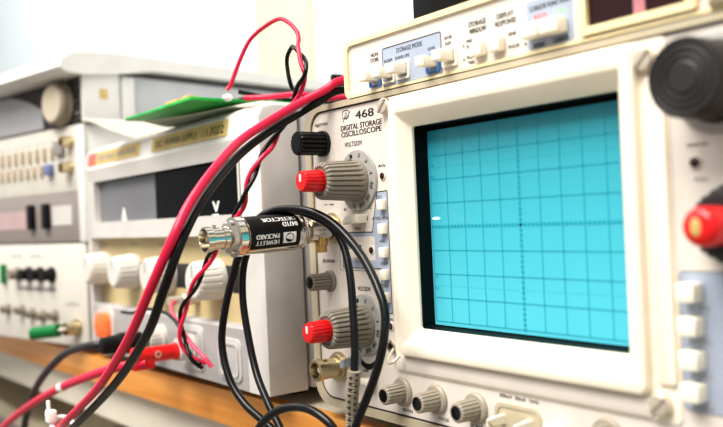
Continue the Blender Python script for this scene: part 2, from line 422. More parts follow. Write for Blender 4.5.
# input connectors
def bnc(x, z, m='brass'):
    o = part('input_connector', MB().lathe((x, P0, z), [(-.05, .72), (.12, .72), (.14, .62), (.3, .62), (.32, .47), (1.15, .47), (1.17, .53), (1.42, .53), (1.45, .48), (1.45, .37), (.7, .36), (.68, .01)], n=36), m, sc)
    part('centre_pin', MB().lathe((x, P0-.6, z), [(0, .15), (.6, .15), (.62, .06)], n=14), 'ivory', o)
    for s in (0, PI): part('bayonet_lug', MB().lathe((x+.45*math.cos(s+1.2), P0-1.0, z+.45*math.sin(s+1.2)), [(-.1, .1), (.1, .1)], n=8), m, o)
bnc(-11.1, .1); bnc(-11.0, -6.52)
part('white_tab', MB().box(-8.75, -8.1, P0-.55, P0, -7.0, -6.68, .08), 'ivory', sc, 'ivory lever tab low on the panel')

# screen and bezel -----------------------------------------------------------
bz = MB()
def L4(hx, zt, zb, y, r): return [(p[0], y, p[1]) for p in rrect(-hx, hx, zb, zt, r)]
bz.loops([L4(6.12, 5.62, -5.42, -.98, .35), L4(6.1, 5.6, -5.4, -1.3, .35), L4(6.05, 5.55, -5.36, -1.38, .33), L4(5.96, 5.46, -5.28, -1.42, .3), L4(5.7, 4.92, -4.92, -1.42, .14), L4(5.62, 4.84, -4.84, -1.38, .12),
          L4(5.16, 4.27, -4.27, -.85, .12), L4(5.14, 4.25, -4.25, -.6, .12)], False, False)
bez = part('screen_bezel', bz, 'bezel', sc, 'raised cream bezel sloping in to the screen')
part('bezel_base', MB().ring(rrect(-6.62, 7.05, -6.18, 5.68, .2), rrect(-6.0, 6.0, -5.2, 5.3, .2), -1.06, -.9), 'bezel', bez)
part('bezel_post', MB().prism(rrect(6.35, 7.0, -5.0, 4.5, .12, 3), -1.2, -1.0, b=.06), 'bezel', bez)
part('lower_rail', MB().box(-6.5, 6.1, -1.14, -1.0, -6.1, -5.5, .05), 'panel', bez)
for x, z in ((-6.5, 5.3), (6.42, 5.0), (6.45, -5.62)):
    w = part('bezel_screw', MB().lathe((x, -1.1, z), [(-.05, .36), (.2, .36), (.28, .3), (.3, .01)], n=28), 'steel', bez)
    sm = MB().box(-.36, .36, -1.425, -1.35, -.045, .045); an = .8
    sm.xf(lambda X, YY, Z: (x+X*math.cos(an)-Z*math.sin(an), YY, z+X*math.sin(an)+Z*math.cos(an)))
    part('screw_slot', sm, 'relief', w)
ms = MB(); ms.loops([L4(5.14, 4.25, -4.25, -.75, .1), L4(5.1, 4.22, -4.22, .06, .1)], False, True)
part('screen_mask', ms, 'mask', sc)
scr = MB(); N = 12
def sz(x, z): return -.05-.0*(x*x+z*z)
scr.loops([[(p[0], .04, p[1]) for p in rrect(-5.12, 5.12, -4.16, 4.08, .08)], [(p[0], -.06, p[1]) for p in rrect(-5.12, 5.12, -4.16, 4.08, .08)]])
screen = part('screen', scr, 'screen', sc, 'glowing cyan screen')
g = MB(); gy = -.072
for i in range(-5, 6):
    if i: line(g, i, -4, i, 4, .04, gy)
for j in range(-4, 5):
    if j: line(g, -5, j, 5, j, .04, gy)
for i in range(-25, 26): g.rect(i*.2-.055, i*.2+.055, -.07, .07, gy-.002)
for j in range(-20, 21): g.rect(-.07, .07, j*.2-.055, j*.2+.055, gy-.002)
line(g, -5, 0, 5, 0, .035, gy); line(g, 0, -4, 0, 4, .035, gy)
for j in (-2.5, 2.5):
    for i in range(-25, 26): g.rect(i*.2-.022, i*.2+.022, j-.022, j+.022, gy)
for a, zz in (('100', 2.6), ('90', 2.1), ('10', -2.1), ('0%', -2.6)): txt(g, a, -4.98, -4.76, zz, .12, gy-.003)
part('graticule', g, 'grat', screen)
part('trace_spot', MB().sphere((-4.75, -.07, .35), .2, 1.3, .06, .3), 'trace', screen, 'short bright trace at the left edge')

# calibrator trough, lower right buttons
tr = part('calibrator_trough', MB().ring(rrect(-.84, 1.45, -8.0, -6.62, .35), rrect(-.7, 1.31, -7.9, -6.76, .3), P0-.06, P0+.1), 'trim', sc)
part('trough_floor', MB().prism(rrect(-.72, 1.33, -7.92, -6.74, .3), P0-.02, P0+.1), 'trim', tr)
for x in (-.42, .9):
    part('loop_post', MB().loops([[(x-.12, P0, -7.05), (x+.12, P0, -7.05), (x+.12, P0, -7.4), (x-.12, P0, -7.4)], [(x-.06, P0-.85, -7.12), (x+.06, P0-.85, -7.12), (x+.06, P0-.85, -7.32), (x-.06, P0-.85, -7.32)]]), 'ivory', tr)
part('calibrator_loop', MB().tube(cat([(-.42, P0-.8, -7.2), (-.1, P0-.95, -7.28), (.5, P0-.95, -7.28), (.9, P0-.8, -7.2)], 8), .06, 8), 'brass', tr, 'bare copper calibrator loop')
part('push_button', MB().box(1.9, 2.6, P0-.5, P0, -7.35, -6.95, .06), 'ivory', sc)

# right hand controls
bk = part('trigger_knob', MB().lathe((8.75, P0, 3.98), [(0, 1.2), (.25, 1.2), (.3, 1.12), (1.85, 1.12), (1.95, 1.06), (1.95, .95), (1.9, .9), (1.95, .84), (1.95, .74), (1.9, .7), (1.95, .64), (1.95, .54), (1.9, .5), (1.95, .42), (1.95, .01)], n=56), 'dgrey', sc, 'large black knob with concentric rings')
part('knob_collar', MB().lathe((8.75, P0, 3.98), [(-.02, 1.5), (.1, 1.5), (.2, 1.3), (.2, .05)], n=48), 'dial', bk)
rk = part('range_knob', MB().lathe((9.15, P0, -.12), [(0, 1.2), (.3, 1.18), (.4, 1.02), (1.0, .96), (1.1, .86), (1.1, .01)], flute=24, fd=.06, fr=(1, 4)), 'dgrey', sc, 'dark grey knob behind the red knob')
part('red_knob', MB().lathe((9.15, P0, -.12), [(1.0, .54), (1.9, .56), (2.05, .52), (2.15, .42), (2.2, .25), (2.2, .01)], n=40), 'red', sc, 'red knob with a pale pointer')
part('pointer_mark', MB().sphere((9.1, P0-2.2, -.12), .2, .8, .15, 1.3), 'tape', rk)
part('trigger_field', MB().prism(rrect(7.15, 8.9, -5.7, -1.5, .15, 3), Y, P0+.02), 'bluep', sc)
fl = MB(); polyline(fl, rrect(7.15, 8.9, -5.7, -1.5, .15, 3), .04, Y-.004, True)
for z in (-2.6, -3.6, -4.6, -5.55): txt(fl, ('LF REJ', 'NORM', 'AUTO', 'SINGLE')[int(-z-2)], 7.4, 8.1, z, .16, Y-.004, .01)
part('trigger_lettering', fl, 'inkgrey', sc)
for z in (-2.1, -3.1, -4.1, -5.05): part('push_button', MB().box(7.35, 7.95, P0-.6, P0, z-.28, z+.28, .06), 'ivory', sc)

# storage module on top ------------------------------------------------------
md = part('storage_module', MB().box(-9.3, 20.6, -.7, 34, 6.05, 8.42, .15), 'case', sc, 'storage control module across the top of the oscilloscope')
mo = rrect(-9.5, 20.9, 5.95, 8.62, .45); mi = rrect(-9.22, 20.6, 6.12, 8.38, .3)
part('module_frame', MB().ring(mo, mi, -1.12, -.4), 'modtrim', md, 'yellowed cream frame')
part('module_panel', MB().prism(mi, P0, -.5), 'panel', md)
mt = MB()
for a in [('NON', -7.55, -7.05, 7.69, 0.17), ('STORE', -7.61, -7.00, 7.45, 0.17), ('STORAGE MODE', -5.77, -4.09, 7.57, 0.2), ('NORM', -6.62, -6.08, 7.25, 0.15), ('ENVELOPE', -5.86, -4.93, 7.25, 0.14),
          ('SAVE', -3.76, -3.30, 7.25, 0.14), ('SAVE', -2.76, -2.30, 7.50, 0.14), ('REF', -2.70, -2.36, 7.26, 0.14), ('STORAGE', -1.35, -0.43, 7.73, 0.2), ('WINDOW', -1.33, -0.43, 7.46, 0.2),
          ('PRE', -1.49, -1.18, 7.12, 0.13), ('TRIG', -1.51, -1.23, 6.91, 0.13), ('POST', -1.51, -1.07, 6.50, 0.13), ('TRIG', -1.47, -1.11, 6.29, 0.13), ('DISPLAY', 0.15, 0.97, 7.72, 0.19),
          ('RESPONSE', 0.05, 1.08, 7.45, 0.19), ('SINE', 0.68, 1.05, 6.96, 0.12), ('PULSE', 0.67, 1.19, 6.50, 0.12), ('CURSOR FUNCTION', 1.75, 3.5, 7.62, .18)]:
    txt(mt, *a, Y, .014)
mt.prism([(-1.72, 6.95), (-1.62, 6.95), (-1.67, 7.07)], Y, Y+.01); mt.prism([(-1.72, 6.42), (-1.62, 6.42), (-1.67, 6.54)], Y, Y+.01); mt.prism([(1.42, 6.42), (1.54, 6.42), (1.48, 6.56)], Y, Y+.01)
polyline(mt, rrect(-6.72, -2.94, 6.06+.08, 7.82, .1, 3), .04, Y-.004, True)
txt(mt, 'MEMORY', 1.85, 2.35, 6.3, .17, Y, .03); txt(mt, 'CURSOR', 2.75, 3.4, 6.33, .17, Y, .03)
part('module_lettering', mt, 'ink', md)
r1 = MB(); txt(r1, 'VOLTS', 1.91, 2.49, 7.30, .17, Y, .02); part('red_lettering', r1, 'inkred', md)
r2 = MB(); txt(r2, 'TIME', 2.85, 3.36, 7.26, .16, Y, .02); part('green_lettering', r2, 'inkgreen', md)
part('mode_field', MB().prism(rrect(-6.72, -2.94, 6.14, 7.82, .1, 3), Y+.004, P0+.05), 'bluep', md)
part('cursor_field', MB().prism(rrect(1.6, 3.65, 6.2, 7.9, .1, 3), Y+.004, P0+.05), 'bluep', md)
for x, z, c in ((-7.25, 6.64, 1), (-6.3, 6.65, 0), (-5.33, 6.68, 0), (-3.43, 6.64, 1), (-2.43, 6.7, 0)):
    b_ = part('push_button', MB().box(x-.27, x+.27, P0-.8, P0, z-.17, z+.24, .05), 'ivory', md)
    part('button_collar', MB().ring(rrect(x-.42, x+.42, z-.38, z+.36, .08, 3), rrect(x-.33, x+.33, z-.3, z+.28, .05, 3), P0-.1, P0+.02), 'bluec' if c else 'ivory', b_, 'blue collar' if c else None)
for x in (-.72, .22): part('slide_switch', MB().box(x-.3, x+.3, P0-.38, P0, 6.42, 6.95, .06), 'ivory', md)
for x, z in ((2.12, 6.76), (3.0, 6.74)): part('paddle_switch', MB().box(x-.42, x+.42, P0-.6, P0, z-.24, z+.28, .08), 'ivory', md)
lw = part('readout_window', MB().prism(rrect(4.25, 7.95, 6.42, 7.9, .06, 3), P0-.03, P0+.05), 'redled', md, 'dark red readout window')
part('window_frame', MB().ring(rrect(3.98, 8.2, 6.2, 8.1, .1, 3), rrect(4.3, 7.9, 6.46, 7.86, .05, 3), P0-.22, P0), 'modtrim', lw)
part('readout_strip', MB().box(6.0, 6.42, P0-.04, P0, 6.46, 7.86), 'pinkl', lw)
part('panel_clip', MB().box(8.6, 9.4, P0-.25, P0, 6.1, 6.5, .08), 'brass', md)

# ================================================================ power supply
F = -2.5
ps = thing('power_supply', 'pale grey bench power supply with four white knobs and yellowed label tapes', 'power supply', (-29, 12, BZ))
XL, XR = -41.85, -15.2
part('rear_case', MB().box(XL+.1, XR-.05, .1, 36, -8.35, 6.5, .3, 3), 'supply', ps)
side_poly = [(F, -8.4), (F, -5.05), (F, 6.0), (F+.25, 6.45), (F+.7, 6.6), (-.12, 6.6), (-.12, -8.4)]
part('side_column', MB().prism([(F, -8.4), (F, 5.9), (F+.3, 6.45), (F+.9, 6.6), (-.08, 6.6), (-.08, -8.4)], XR, XR-2.2, ax='x', b=.2), 'supplyf', ps)
part('side_column', MB().prism([(F, -8.4), (F, 5.9), (F+.3, 6.45), (F+.9, 6.6), (-.08, 6.6), (-.08, -8.4)], XL, XL+.8, ax='x', b=.2), 'supplyf', ps)
tp = MB().prism([(F-.1, 4.7), (F-.15, 4.95), (F-.02, 5.1), (F+.18, 6.3), (F+.6, 6.6), (-.1, 6.58), (-.1, 4.0), (F, 4.0)], XL+.7, XR-2.1, ax='x')
fas = part('top_fascia', tp, 'supplyf', ps)
fr = part('window_frame', MB().ring(rrect(XL+.7, XR-2.1, -.15, 4.75, .05, 2), rrect(-40.0, -17.65, 1.0, 4.0, .08, 2), F, F+.8), 'supplyf', ps)
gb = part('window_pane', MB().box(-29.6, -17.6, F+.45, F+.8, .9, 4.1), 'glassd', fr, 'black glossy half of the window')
gg = part('window_pane', MB().box(-40.1, -29.6, F+.45, F+.8, .9, 4.1), 'glass_refl', fr, 'half of the window coloured grey as a room reflection')
tv = MB(); txt(tv, 'V', -21.55, -20.75, 1.5, .62, F+.44, .1); tv.rect(-21.6, -20.8, .98, 1.08, F+.44)
part('unit_letter', tv, 'white', gb)
ta = MB(); txt(ta, 'A', -35.7, -34.9, 1.55, .8, F+.44, .1); ta.rect(-35.7, -34.8, 1.05, 1.16, F+.44); part('unit_letter', ta, 'white', gg)
# label tapes lie on the sloping fascia
def slope(X, t, e=0): return (X, F-.04+.2*t-e, 5.2+1.05*t)
def tape(x0, x1, s, segs):
    t = MB().add([slope(x0, .05), slope(x1, .05), slope(x1, .92), slope(x0, .92)], [(0, 1, 2, 3)])
    o = part('label_tape', t, 'tape', fas, s)
    for st, a, b, h in segs:
        q = MB(); vs, fs, _ = text_mesh(st)
        q.add([slope(a+u*(b-a), .48-h/2+v*h, .012) for u, v in vs], fs); pass
        part('tape_lettering', q, 'ink', o)
    return o
tape(-28.9, -18.6, 'yellowed tape reading DC POWER SUPPLY', [('DC', -28.3, -27.3, .38), ('POWER SUPPLY', -26.8, -22.3, .38), ('/ 1', -21.7, -21.0, .4), ('3022', -20.7, -19.0, .46)])
t2 = tape(-41.0, -30.9, 'yellowed tape with a red end and faded print', [])
part('tape_end', MB().add([slope(-41, .05, .01), slope(-39.4, .05, .01), slope(-39.4, .92, .01), slope(-41, .92, .01)], [(0, 1, 2, 3)]), 'inkred', t2, 'reddish end of the tape')
fd = MB()
for i in range(26):
    x = -39+i*.29
    if i % 7 != 5: fd.add([slope(x, .25+.1*random.random(), .012), slope(x+.18, .25, .012), slope(x+.18, .72, .012), slope(x, .7-.2*random.random(), .012)], [(0, 1, 2, 3)])
part('faded_print', fd, 'inkgrey', t2)
RP_ = F+.75
part('control_panel', MB().box(XL+.7, XR-2.1, RP_, -.1, -5.2, -.1), 'tan', ps, 'recessed tan control panel')
part('panel_stripe', MB().box(-35.5, XR-2.15, RP_-.02, RP_+.1, -3.35, -1.85), 'dgrey', ps, 'dark stripe behind the knobs')
for s, a, b, z in (('COARSE', -41.2, -39.5, -.62), ('FINE', -35, -33.6, -.62), ('COARSE', -30.2, -27.8, -.62), ('FINE', -23, -21.2, -.75)): 
    q = MB(); txt(q, s, a, b, z, .3, RP_-.012); part('knob_lettering', q, 'inkgrey', ps)
q = MB(); txt(q, 'VOLTAGE', -21.6, -19.2, -1.15, .28, RP_-.012); part('knob_lettering', q, 'inkgrey', ps)
for x in (-40, -33.6, -27.6, -21):
    q = MB(); polyline(q, [(x-.9, -4.2), (x-.7, -4.4), (x-.5, -4.4)], .05, RP_-.012); part('scale_mark', q, 'inkgrey', ps)
for x, z in ((-39.95, -2.4), (-34.4, -2.5), (-28.6, -2.55), (-21.8, -2.65)):
    k = part('white_knob', MB().lathe((x, RP_, z), [(0, 1.22), (.35, 1.22), (.55, 1.18), (1.45, 1.1), (1.6, 1.0), (1.65, .9), (1.65, .01)], flute=20, fd=.07, fr=(2, 3)), 'wknob', ps, smooth=25)
    part('pointer_line', MB().box(x-.05, x+.05, RP_-1.67, RP_-1.6, z+.2, z+.95), 'inkgrey', k)
lp = part('terminal_panel', MB().prism([(F, -8.4), (F-.02, -8.3), (F-.02, -5.15), (F+.15, -5.0), (-.1, -5.0), (-.1, -8.4)], XL+.7, XR-2.1, ax='x'), 'supplyl', ps)
def plate(x0, x1, z0, z1):
    o = part('socket_plate', MB().prism(rrect(x0, x1, z0, z1, .5), F-.12, F, b=.06), 'supply', ps)
    part('plate_ridge', MB().ring(rrect(x0+.25, x1-.25, z0+.25, z1-.25, .4), rrect(x0+.38, x1-.38, z0+.38, z1-.38, .36), F-.18, F-.1), 'supply', o)
    return o
plate(-25.5, -22.4, -8.0, -5.35); plate(-20.6, -17.9, -8.05, -5.7)
def post(x, z, m, lab):
    o = part('terminal_post', MB().lathe((x, F, z), [(0, .85), (.25, .85), (.3, .7), (1.0, .66), (1.05, .5), (1.05, .01)], flute=16, fd=.05, fr=(2, 3)), m, ps, lab, smooth=25)
post(-24.0, -6.72, 'wknob', 'white binding post')
post(-28.4, -6.5, 'wknob', 'white binding post with a green ring')
part('post_ring', MB().lathe((-28.4, F, -6.5), [(1.0, .45), (1.2, .45), (1.21, .1)], n=24), 'green', ps, 'green ring')
post(-16.95-1.55, -6.95, 'supplyf', None) if False else None
pl = part('power_lamp', MB().loops([[(p[0], F, p[1]) for p in rrect(-39.7, -37.1, -7.5, -5.55, .7)], [(p[0], F-.45, p[1]) for p in rrect(-39.65, -37.15, -7.45, -5.6, .66)], [(p[0], F-.6, p[1]) for p in rrect(-39.4, -37.4, -7.2, -5.85, .55)]]), 'orange', ps, 'orange power lamp')
part('lamp_surround', MB().ring(rrect(-40.1, -36.7, -7.9, -5.2, .8), rrect(-39.65, -37.15, -7.45, -5.6, .66), F-.15, F), 'supplyf', pl)
lg = part('terminal_lug', MB().lathe((-24.6, RP_, -3.9), [(0, .35), (.9, .35), (1.0, .28), (1.9, .25), (1.9, .01)], n=20), 'steel', ps, 'small metal lug below the third knob')
for x in (-39, -19):
    for y in (1.2, 32): part('foot', MB().lathe((x, y, -8.25), [(0, .9), (.95, .8)], axis='-z'), 'rubfoot', ps)

# ================================================================ left instrument stack (turned 11.4 degrees)
TH = math.radians(11.4)
SX, SY = -42.75, -2.6
def sl_(x, y): return (SX+x*math.cos(TH)-y*math.sin(TH), SY+x*math.sin(TH)+y*math.cos(TH))
W, D = -40, 42
lo = thing('signal_generator', 'white instrument with small black knobs and a green plug, bottom of left stack', 'signal generator', (SX, SY, BZ), TH)
part('case', MB().box(W, .3, .3, D, -8.5, -.55, .2), 'inst', lo)
part('front_panel', MB().box(W, .3, 0, .5, -8.6, -.5, .15), 'instp', lo)
for x in (-35, -5):
    for y in (4, 38): part('foot', MB().lathe((x, y, -8.4), [(0, .9), (.8, .8)], axis='-z'), 'rubfoot', lo)
for x in (-10.6, -8.65, -6.72, -4.86):
    k = part('black_knob', MB().lathe((x, 0, -3.0), [(0, .62), (.2, .62), (.22, .5), (1.0, .42), (1.0, .01)], n=20), 'black' if x > -10 else 'knob', lo)
part('knob_label_strip', MB().box(-10.8, -4.4, -.02, .05, -4.4, -4.05), 'inkgrey', lo)
part('green_button', MB().box(-13.5, -12.9, -.4, .05, -3.9, -2.2, .1), 'green', lo)
for x, z in ((-12.8, -6.1), (-10.2, -6.1), (-8.4, -6.3), (-6.6, -6.4), (-4.6, -6.3)):
    b_ = part('coaxial_socket', MB().lathe((x, 0, z), [(-.05, .5), (.1, .5), (.14, .34), (.7, .34), (.72, .26), (.4, .24), (.4, .01)], n=24), 'knob', lo)
part('coaxial_socket', MB().lathe((-1.2, 0, -7.1), [(-.05, .7), (.15, .7), (.2, .5), (1.1, .5), (1.12, .38), (.4, .36), (.4, .01)], n=24), 'brass', lo)
tl = MB()
for a in (('RANGE', -12, -10, -1.5), ('LEVEL', -8.5, -6.5, -1.5), ('OUTPUT', -3, -.8, -5.3)): txt(tl, *a, .3, -.012)
part('panel_lettering', tl, 'inkgrey', lo)

mi_ = thing('frequency_counter', 'white instrument with two button rows above a grey band, middle of left stack', 'frequency counter', (SX, SY, -.45), TH)
part('case', MB().box(W, .75, .3, D, -.45, 8.65, .2), 'inst', mi_)
part('button_panel', MB().box(W, .75, 0, .5, 3.5, 8.7, .15), 'instp', mi_)
gp = part('grey_panel', MB().box(W, -.35, -.02, .5, -.4, 3.5, .05), 'instg', mi_, 'grey lower panel')
part('side_strip', MB().box(-.3, .75, -.06, .5, -.42, 8.6, .08), 'inst', mi_)
for i in range(11): part('push_button', MB().box(-16.5+i*1.25-.24, -16.5+i*1.25+.24, -.16, .05, 6.2, 7.3, .06), 'tanb', mi_)
for i in range(10): part('push_button', MB().box(-16.5+i*1.18-.22, -16.5+i*1.18+.22, -.16, .05, 4.9, 5.9, .06), 'tanb', mi_)
part('push_button', MB().box(-4.75, -3.85, -.5, .05, 5.0, 5.85, .08), 'bluebtn', mi_, 'blue button')
part('slide_switch', MB().box(-3.3, -2.0, -.4, .05, 6.5, 7.6, .1), 'inkgrey', mi_)
bl = MB()
for i in range(11): txt(bl, 'HOLD'[:3], -16.5+i*1.25-.3, -16.5+i*1.25+.3, 7.65, .2, -.012)
part('panel_lettering', bl, 'inkgrey', mi_)
for x, z in ((-1.1, 7.4), (-1.3, 5.4)): part('coaxial_socket', MB().lathe((x, 0, z), [(-.05, .55), (.12, .55), (.15, .42), (.85, .42), (.87, .32), (.4, .3), (.4, .01)], n=24), 'brass', mi_)
part('paper_sticker', MB().prism(rrect(-4.45, -1.35, .95, 2.5, .1, 2), -.06, 0), 'sticker', gp, 'white sticker')
part('paper_sticker', MB().prism(rrect(-14.6, -8.5, .75, 2.3, .1, 2), -.06, 0), 'pinkp', gp, 'pinkish label')
for x in (-7.62, -5.1): part('rocker_switch', MB().box(x-.38, x+.38, -.5, 0, .7, 2.75, .08), 'black', gp)

up = thing('function_generator', 'white instrument with dark recessed panel and large pale knob, top of left stack', 'function generator', (SX, SY, 8.7), TH)
part('case', MB().box(W, 1.1, .6, D, 8.72, 12.6, .1), 'side', up, 'light grey case')
part('dark_panel', MB().box(W, .9, .1, .7, 8.75, 12.4), 'instd', up, 'dark recessed front panel')
part('panel_reflection', MB().prism([(W, 8.95), (-5.4, 8.85), (-5.5, 10.4), (-7.6, 11.3), (-11, 12.1), (W, 12.1)], .02, .2), 'instrefl', up, 'painted grey reflection on the dark panel')  # grey slab shaped and coloured as a slanting reflection
kn = part('tuning_knob', MB().lathe((-2.4, .1, 10.5), [(0, 1.8), (.15, 1.8), (.2, 1.7), (.75, 1.65), (.9, 1.5), (.9, .01)], n=44), 'relief', up, 'large pale round knob')
part('knob_face', MB().lathe((-2.4, .1, 10.5), [(.85, 1.45), (.96, 1.4), (.98, .01)], n=40), 'knobface', kn)
up_t = MB()
for j in range(7):
    for i in range(2): txt(up_t, ('10', '1', '.1', 'HZ', 'KHZ', 'MHZ', 'X1')[j], -.35+i*.6, .05+i*.6, 9.1+j*.48, .22, .088)
part('panel_lettering', up_t, 'inkgrey', up)
post_ = part('corner_post', MB().box(.9, 1.35, -.2, 3.0, 8.72, 12.6, .12), 'inst', up, 'white corner post')
part('yellow_sticker', MB().box(1.33, 1.37, 1.2, 1.9, 10.55, 11.35), 'tape', post_, 'small yellow sticker')
part('side_rail', MB().box(1.05, 1.3, 3.2, 4.4, 8.72, 12.5, .1), 'inst', up)
part('lid', MB().prism([(-1.6, 12.35), (-2.2, 12.7), (-2.0, 13.3), (-1.0, 13.9), (2, 14.2), (D+1, 14.2), (D+1, 13.2), (6, 13.1), (2.5, 12.55), (0, 12.3)], W-.6, 1.6, ax='x', b=.35), 'inst', up, 'overhanging white lid')

# ================================================================ things on the power supply
pv = []; pf = []; nx, ny = 16, 14
for j in range(ny+1):
    for i in range(nx+1):
        u, v = i/nx, j/ny
        fx = -34.6+18.6*u; fy = -4.9+3.2*u**.9
        x = fx+.5*v; y = fy+(20-fy)*v
        z = 6.74+.07*math.sin(9*u+4*v)*(.4+.6*u)*(1 if v < .5 else .5)
        if y < -1.9: z += .44*(-1.9-y)*(1-u)**1.6
        z += .06*math.sin(5*v+3*u)
        pv.append((x, y, z))
for j in range(ny):
    for i in range(nx):
        a = j*(nx+1)+i; pf.append((a, a+1, a+nx+2, a+nx+1))
n0 = len(pv); pv2 = [(x, y, z+.05) for x, y, z in pv]
pp = MB().add(pv, pf); pp.add(pv2, [f[::-1] for f in pf])
edge = [i for i in range(nx+1)]+[j*(nx+1)+nx for j in range(1, ny+1)]+[ny*(nx+1)+i for i in range(nx-1, -1, -1)]+[j*(nx+1) for j in range(ny-1, 0, -1)]
pp.f += [(a, b, b+n0, a+n0) for a, b in zip(edge, edge[1:]+edge[:1])]
solo('paper_sheet', pp, 'paper', 'crumpled white sheet lying on the power supply, hanging over its front edge', 'paper')

cb = thing('circuit_board', 'green circuit board lying on the white sheet atop the power supply', 'circuit board', (-23, 0, 7.1))
part('board', MB().box(-28.0, -18.6, -4.5, 2.5, 7.1, 7.28, .03), 'greenb', cb)
for x0, x1, y0, y1, h in ((-25.5, -23.5, -2.5, -1.5, .4), (-22.5, -21.3, -3.4, -2.6, .35), (-27, -26, -1, 0, .5), (-21, -20, -.5, 1, .45)):
    part('chip', MB().box(x0, x1, y0, y1, 7.26, 7.26+h, .04), 'black', cb)
part('edge_parts', MB().box(-22.2, -20.6, -4.4, -3.8, 7.26, 7.45, .05).box(-20.2, -19.4, -4.3, -3.8, 7.26, 7.5, .05), 'tape', cb)
part('wire_terminal', MB().sphere((-18.5, -2.4, 7.3), .24, 1.2, 1.2, .8), 'white', cb, 'white terminal where the red wire starts')

# ================================================================ cables
RED = [(-9.95, 16.0, 6.5), (-10.05, 7.0, 7.5), (-10.15, 2.6, 7.7), (-10.3, -0.6, 7.07), (-10.53, -1.5, 6.58), (-11.03, -2.6, 5.99), (-11.16, -4.29, 5.06), (-10.79, -5.97, 4.12), (-9.75, -7.77, 2.86), (-9.02, -9.3, 1.41), (-8.75, -10.25, -0.01), (-9.97, -10.74, -1.97), (-12.58, -10.74, -4.19), (-17.0, -10.5, -6.73), (-21.4, -10.34, -8.73), (-24.99, -10.18, -10.21), (-29.49, -9.94, -11.75), (-38.48, -9.54, -14.88)]
BLK = [(-10.3, 16.0, 6.3), (-10.6, 7.0, 6.3), (-10.5, 2.6, 6.4), (-10.45, -0.5, 6.62), (-10.86, -1.75, 6.02), (-11.54, -2.4, 5.55), (-11.68, -3.9, 4.72), (-11.49, -5.59, 3.63), (-10.43, -7.41, 2.33), (-9.48, -8.79, 1.17), (-8.75, -9.93, -0.22), (-9.35, -10.42, -1.97), (-11.27, -10.42, -3.91), (-15.37, -10.18, -6.29), (-20.29, -9.94, -8.57), (-24.2, -9.78, -10.25), (-28.95, -9.54, -12.2)]
TW = [(-12.48,-1.7,8.95),(-11.92,-1.8,8.31),(-11.41,-2.0,7.54),(-12.06,-1.90,6.93),(-12.75,-1.90,6.25),(-13.50,-2.00,5.41),(-14.06,-2.40,4.42),(-14.17,-3.00,3.68),(-14.34,-3.7,2.36),(-14.67,-3.9,1.4),(-15.62,-4.1,0.54),(-16.28,-4.3,-0.29),(-17.2,-4.5,-1.2),(-18.03,-5.0,-2.57),(-18.7,-5.3,-3.61),(-19.08,-5.4,-4.67),(-19.03,-5.3,-5.72),(-18.56,-5.1,-6.38),(-18.23,-4.6,-6.83)]
TR = [(-18.4,-2.5,7.7),(-18.25,-2.3,8.0),(-17.68,-2.0,9.22),(-16.86,-1.8,10.15),(-15.7,-1.6,10.61),(-14.35,-1.5,10.75),(-13.42,-1.5,10.35),(-12.73,-1.5,9.76),(-12.43,-1.6,9.25)]
TB = [(-14.3,-.6,6.95),(-13.81,-1.3,7.33),(-13.94,-1.4,8.35),(-13.64,-1.5,8.84),(-12.99,-1.6,9.15)]
THINB = [(-30.71,-4.2,-4.87),(-28.99,-4.2,-4.82),(-26.6,-4.3,-4.41),(-24.12,-4.4,-4.36),(-22.27,-4.6,-4.5),(-20.58,-4.9,-4.84),(-19.65,-5.0,-5.4),(-19.11,-5.0,-6.14),(-18.27,-4.8,-6.7)]
PINK = [(-24.5,-3.0,-3.9),(-24.3,-3.5,-4.0),(-23.21,-4.1,-4.2),(-21.7,-4.5,-4.7),(-20.19,-4.8,-5.2),(-18.27,-5.2,-5.65),(-17.04,-5.2,-6.1),(-16.69,-4.9,-6.66)]
BP = [(-27.6,-6.1,-6.4),(-28.8,-7.1,-6.5),(-32.52,-7.3,-7.29),(-36.64,-7.3,-8.87),(-40.51,-7.1,-10.65),(-43.67,-6.9,-12.77),(-45.83,-6.7,-14.69),(-49.62,-6.0,-17.93)]
RPp = [(-23.6,-5.6,-7.15),(-24.4,-6.8,-7.29),(-27.16,-7.3,-7.96),(-32.65,-7.6,-9.43),(-38.28,-7.8,-11.2),(-44.74,-7.8,-13.46),(-49.68,-7.8,-15.49),(-57.7,-7.5,-19.29)]
CA = [(-7.1,-3.05,-6.6),(-7.14,-3.0,-6.2),(-7.24,-2.8,-4.9),(-7.55,-2.6,-3.44),(-7.93,-2.4,-1.96),(-8.5,-2.3,-0.65),(-9.16,-2.5,0.21),(-9.99,-3.0,0.75),(-11.06,-3.5,1.0),(-12.2,-3.8,0.6),(-13.4,-4.1,-0.4),(-14.2,-4.2,-1.55),(-14.35,-4.25,-3.2),(-13.82,-4.3,-5.11),(-13.01,-4.4,-6.67),(-11.74,-4.6,-7.76),(-10.26,-4.8,-8.79),(-8.86,-5.2,-9.65),(-9.4,-5.7,-10.5),(-10.9,-6.0,-9.95),(-10.45,-6.0,-8.68),(-9.34,-6.0,-7.76),(-8.24,-5.8,-7.24),(-7.01,-5.6,-7.08),(-6.09,-5.4,-7.32),(-5.51,-5.2,-7.82),(-5.2,-5.0,-8.93)]
REL = [(-7.05,-3.05,-5.95),(-7.16,-3.05,-6.56),(-7.29,-3.05,-7.22),(-7.4,-3.0,-7.89),(-7.46,-3.0,-8.62),(-7.53,-3.0,-9.62)]
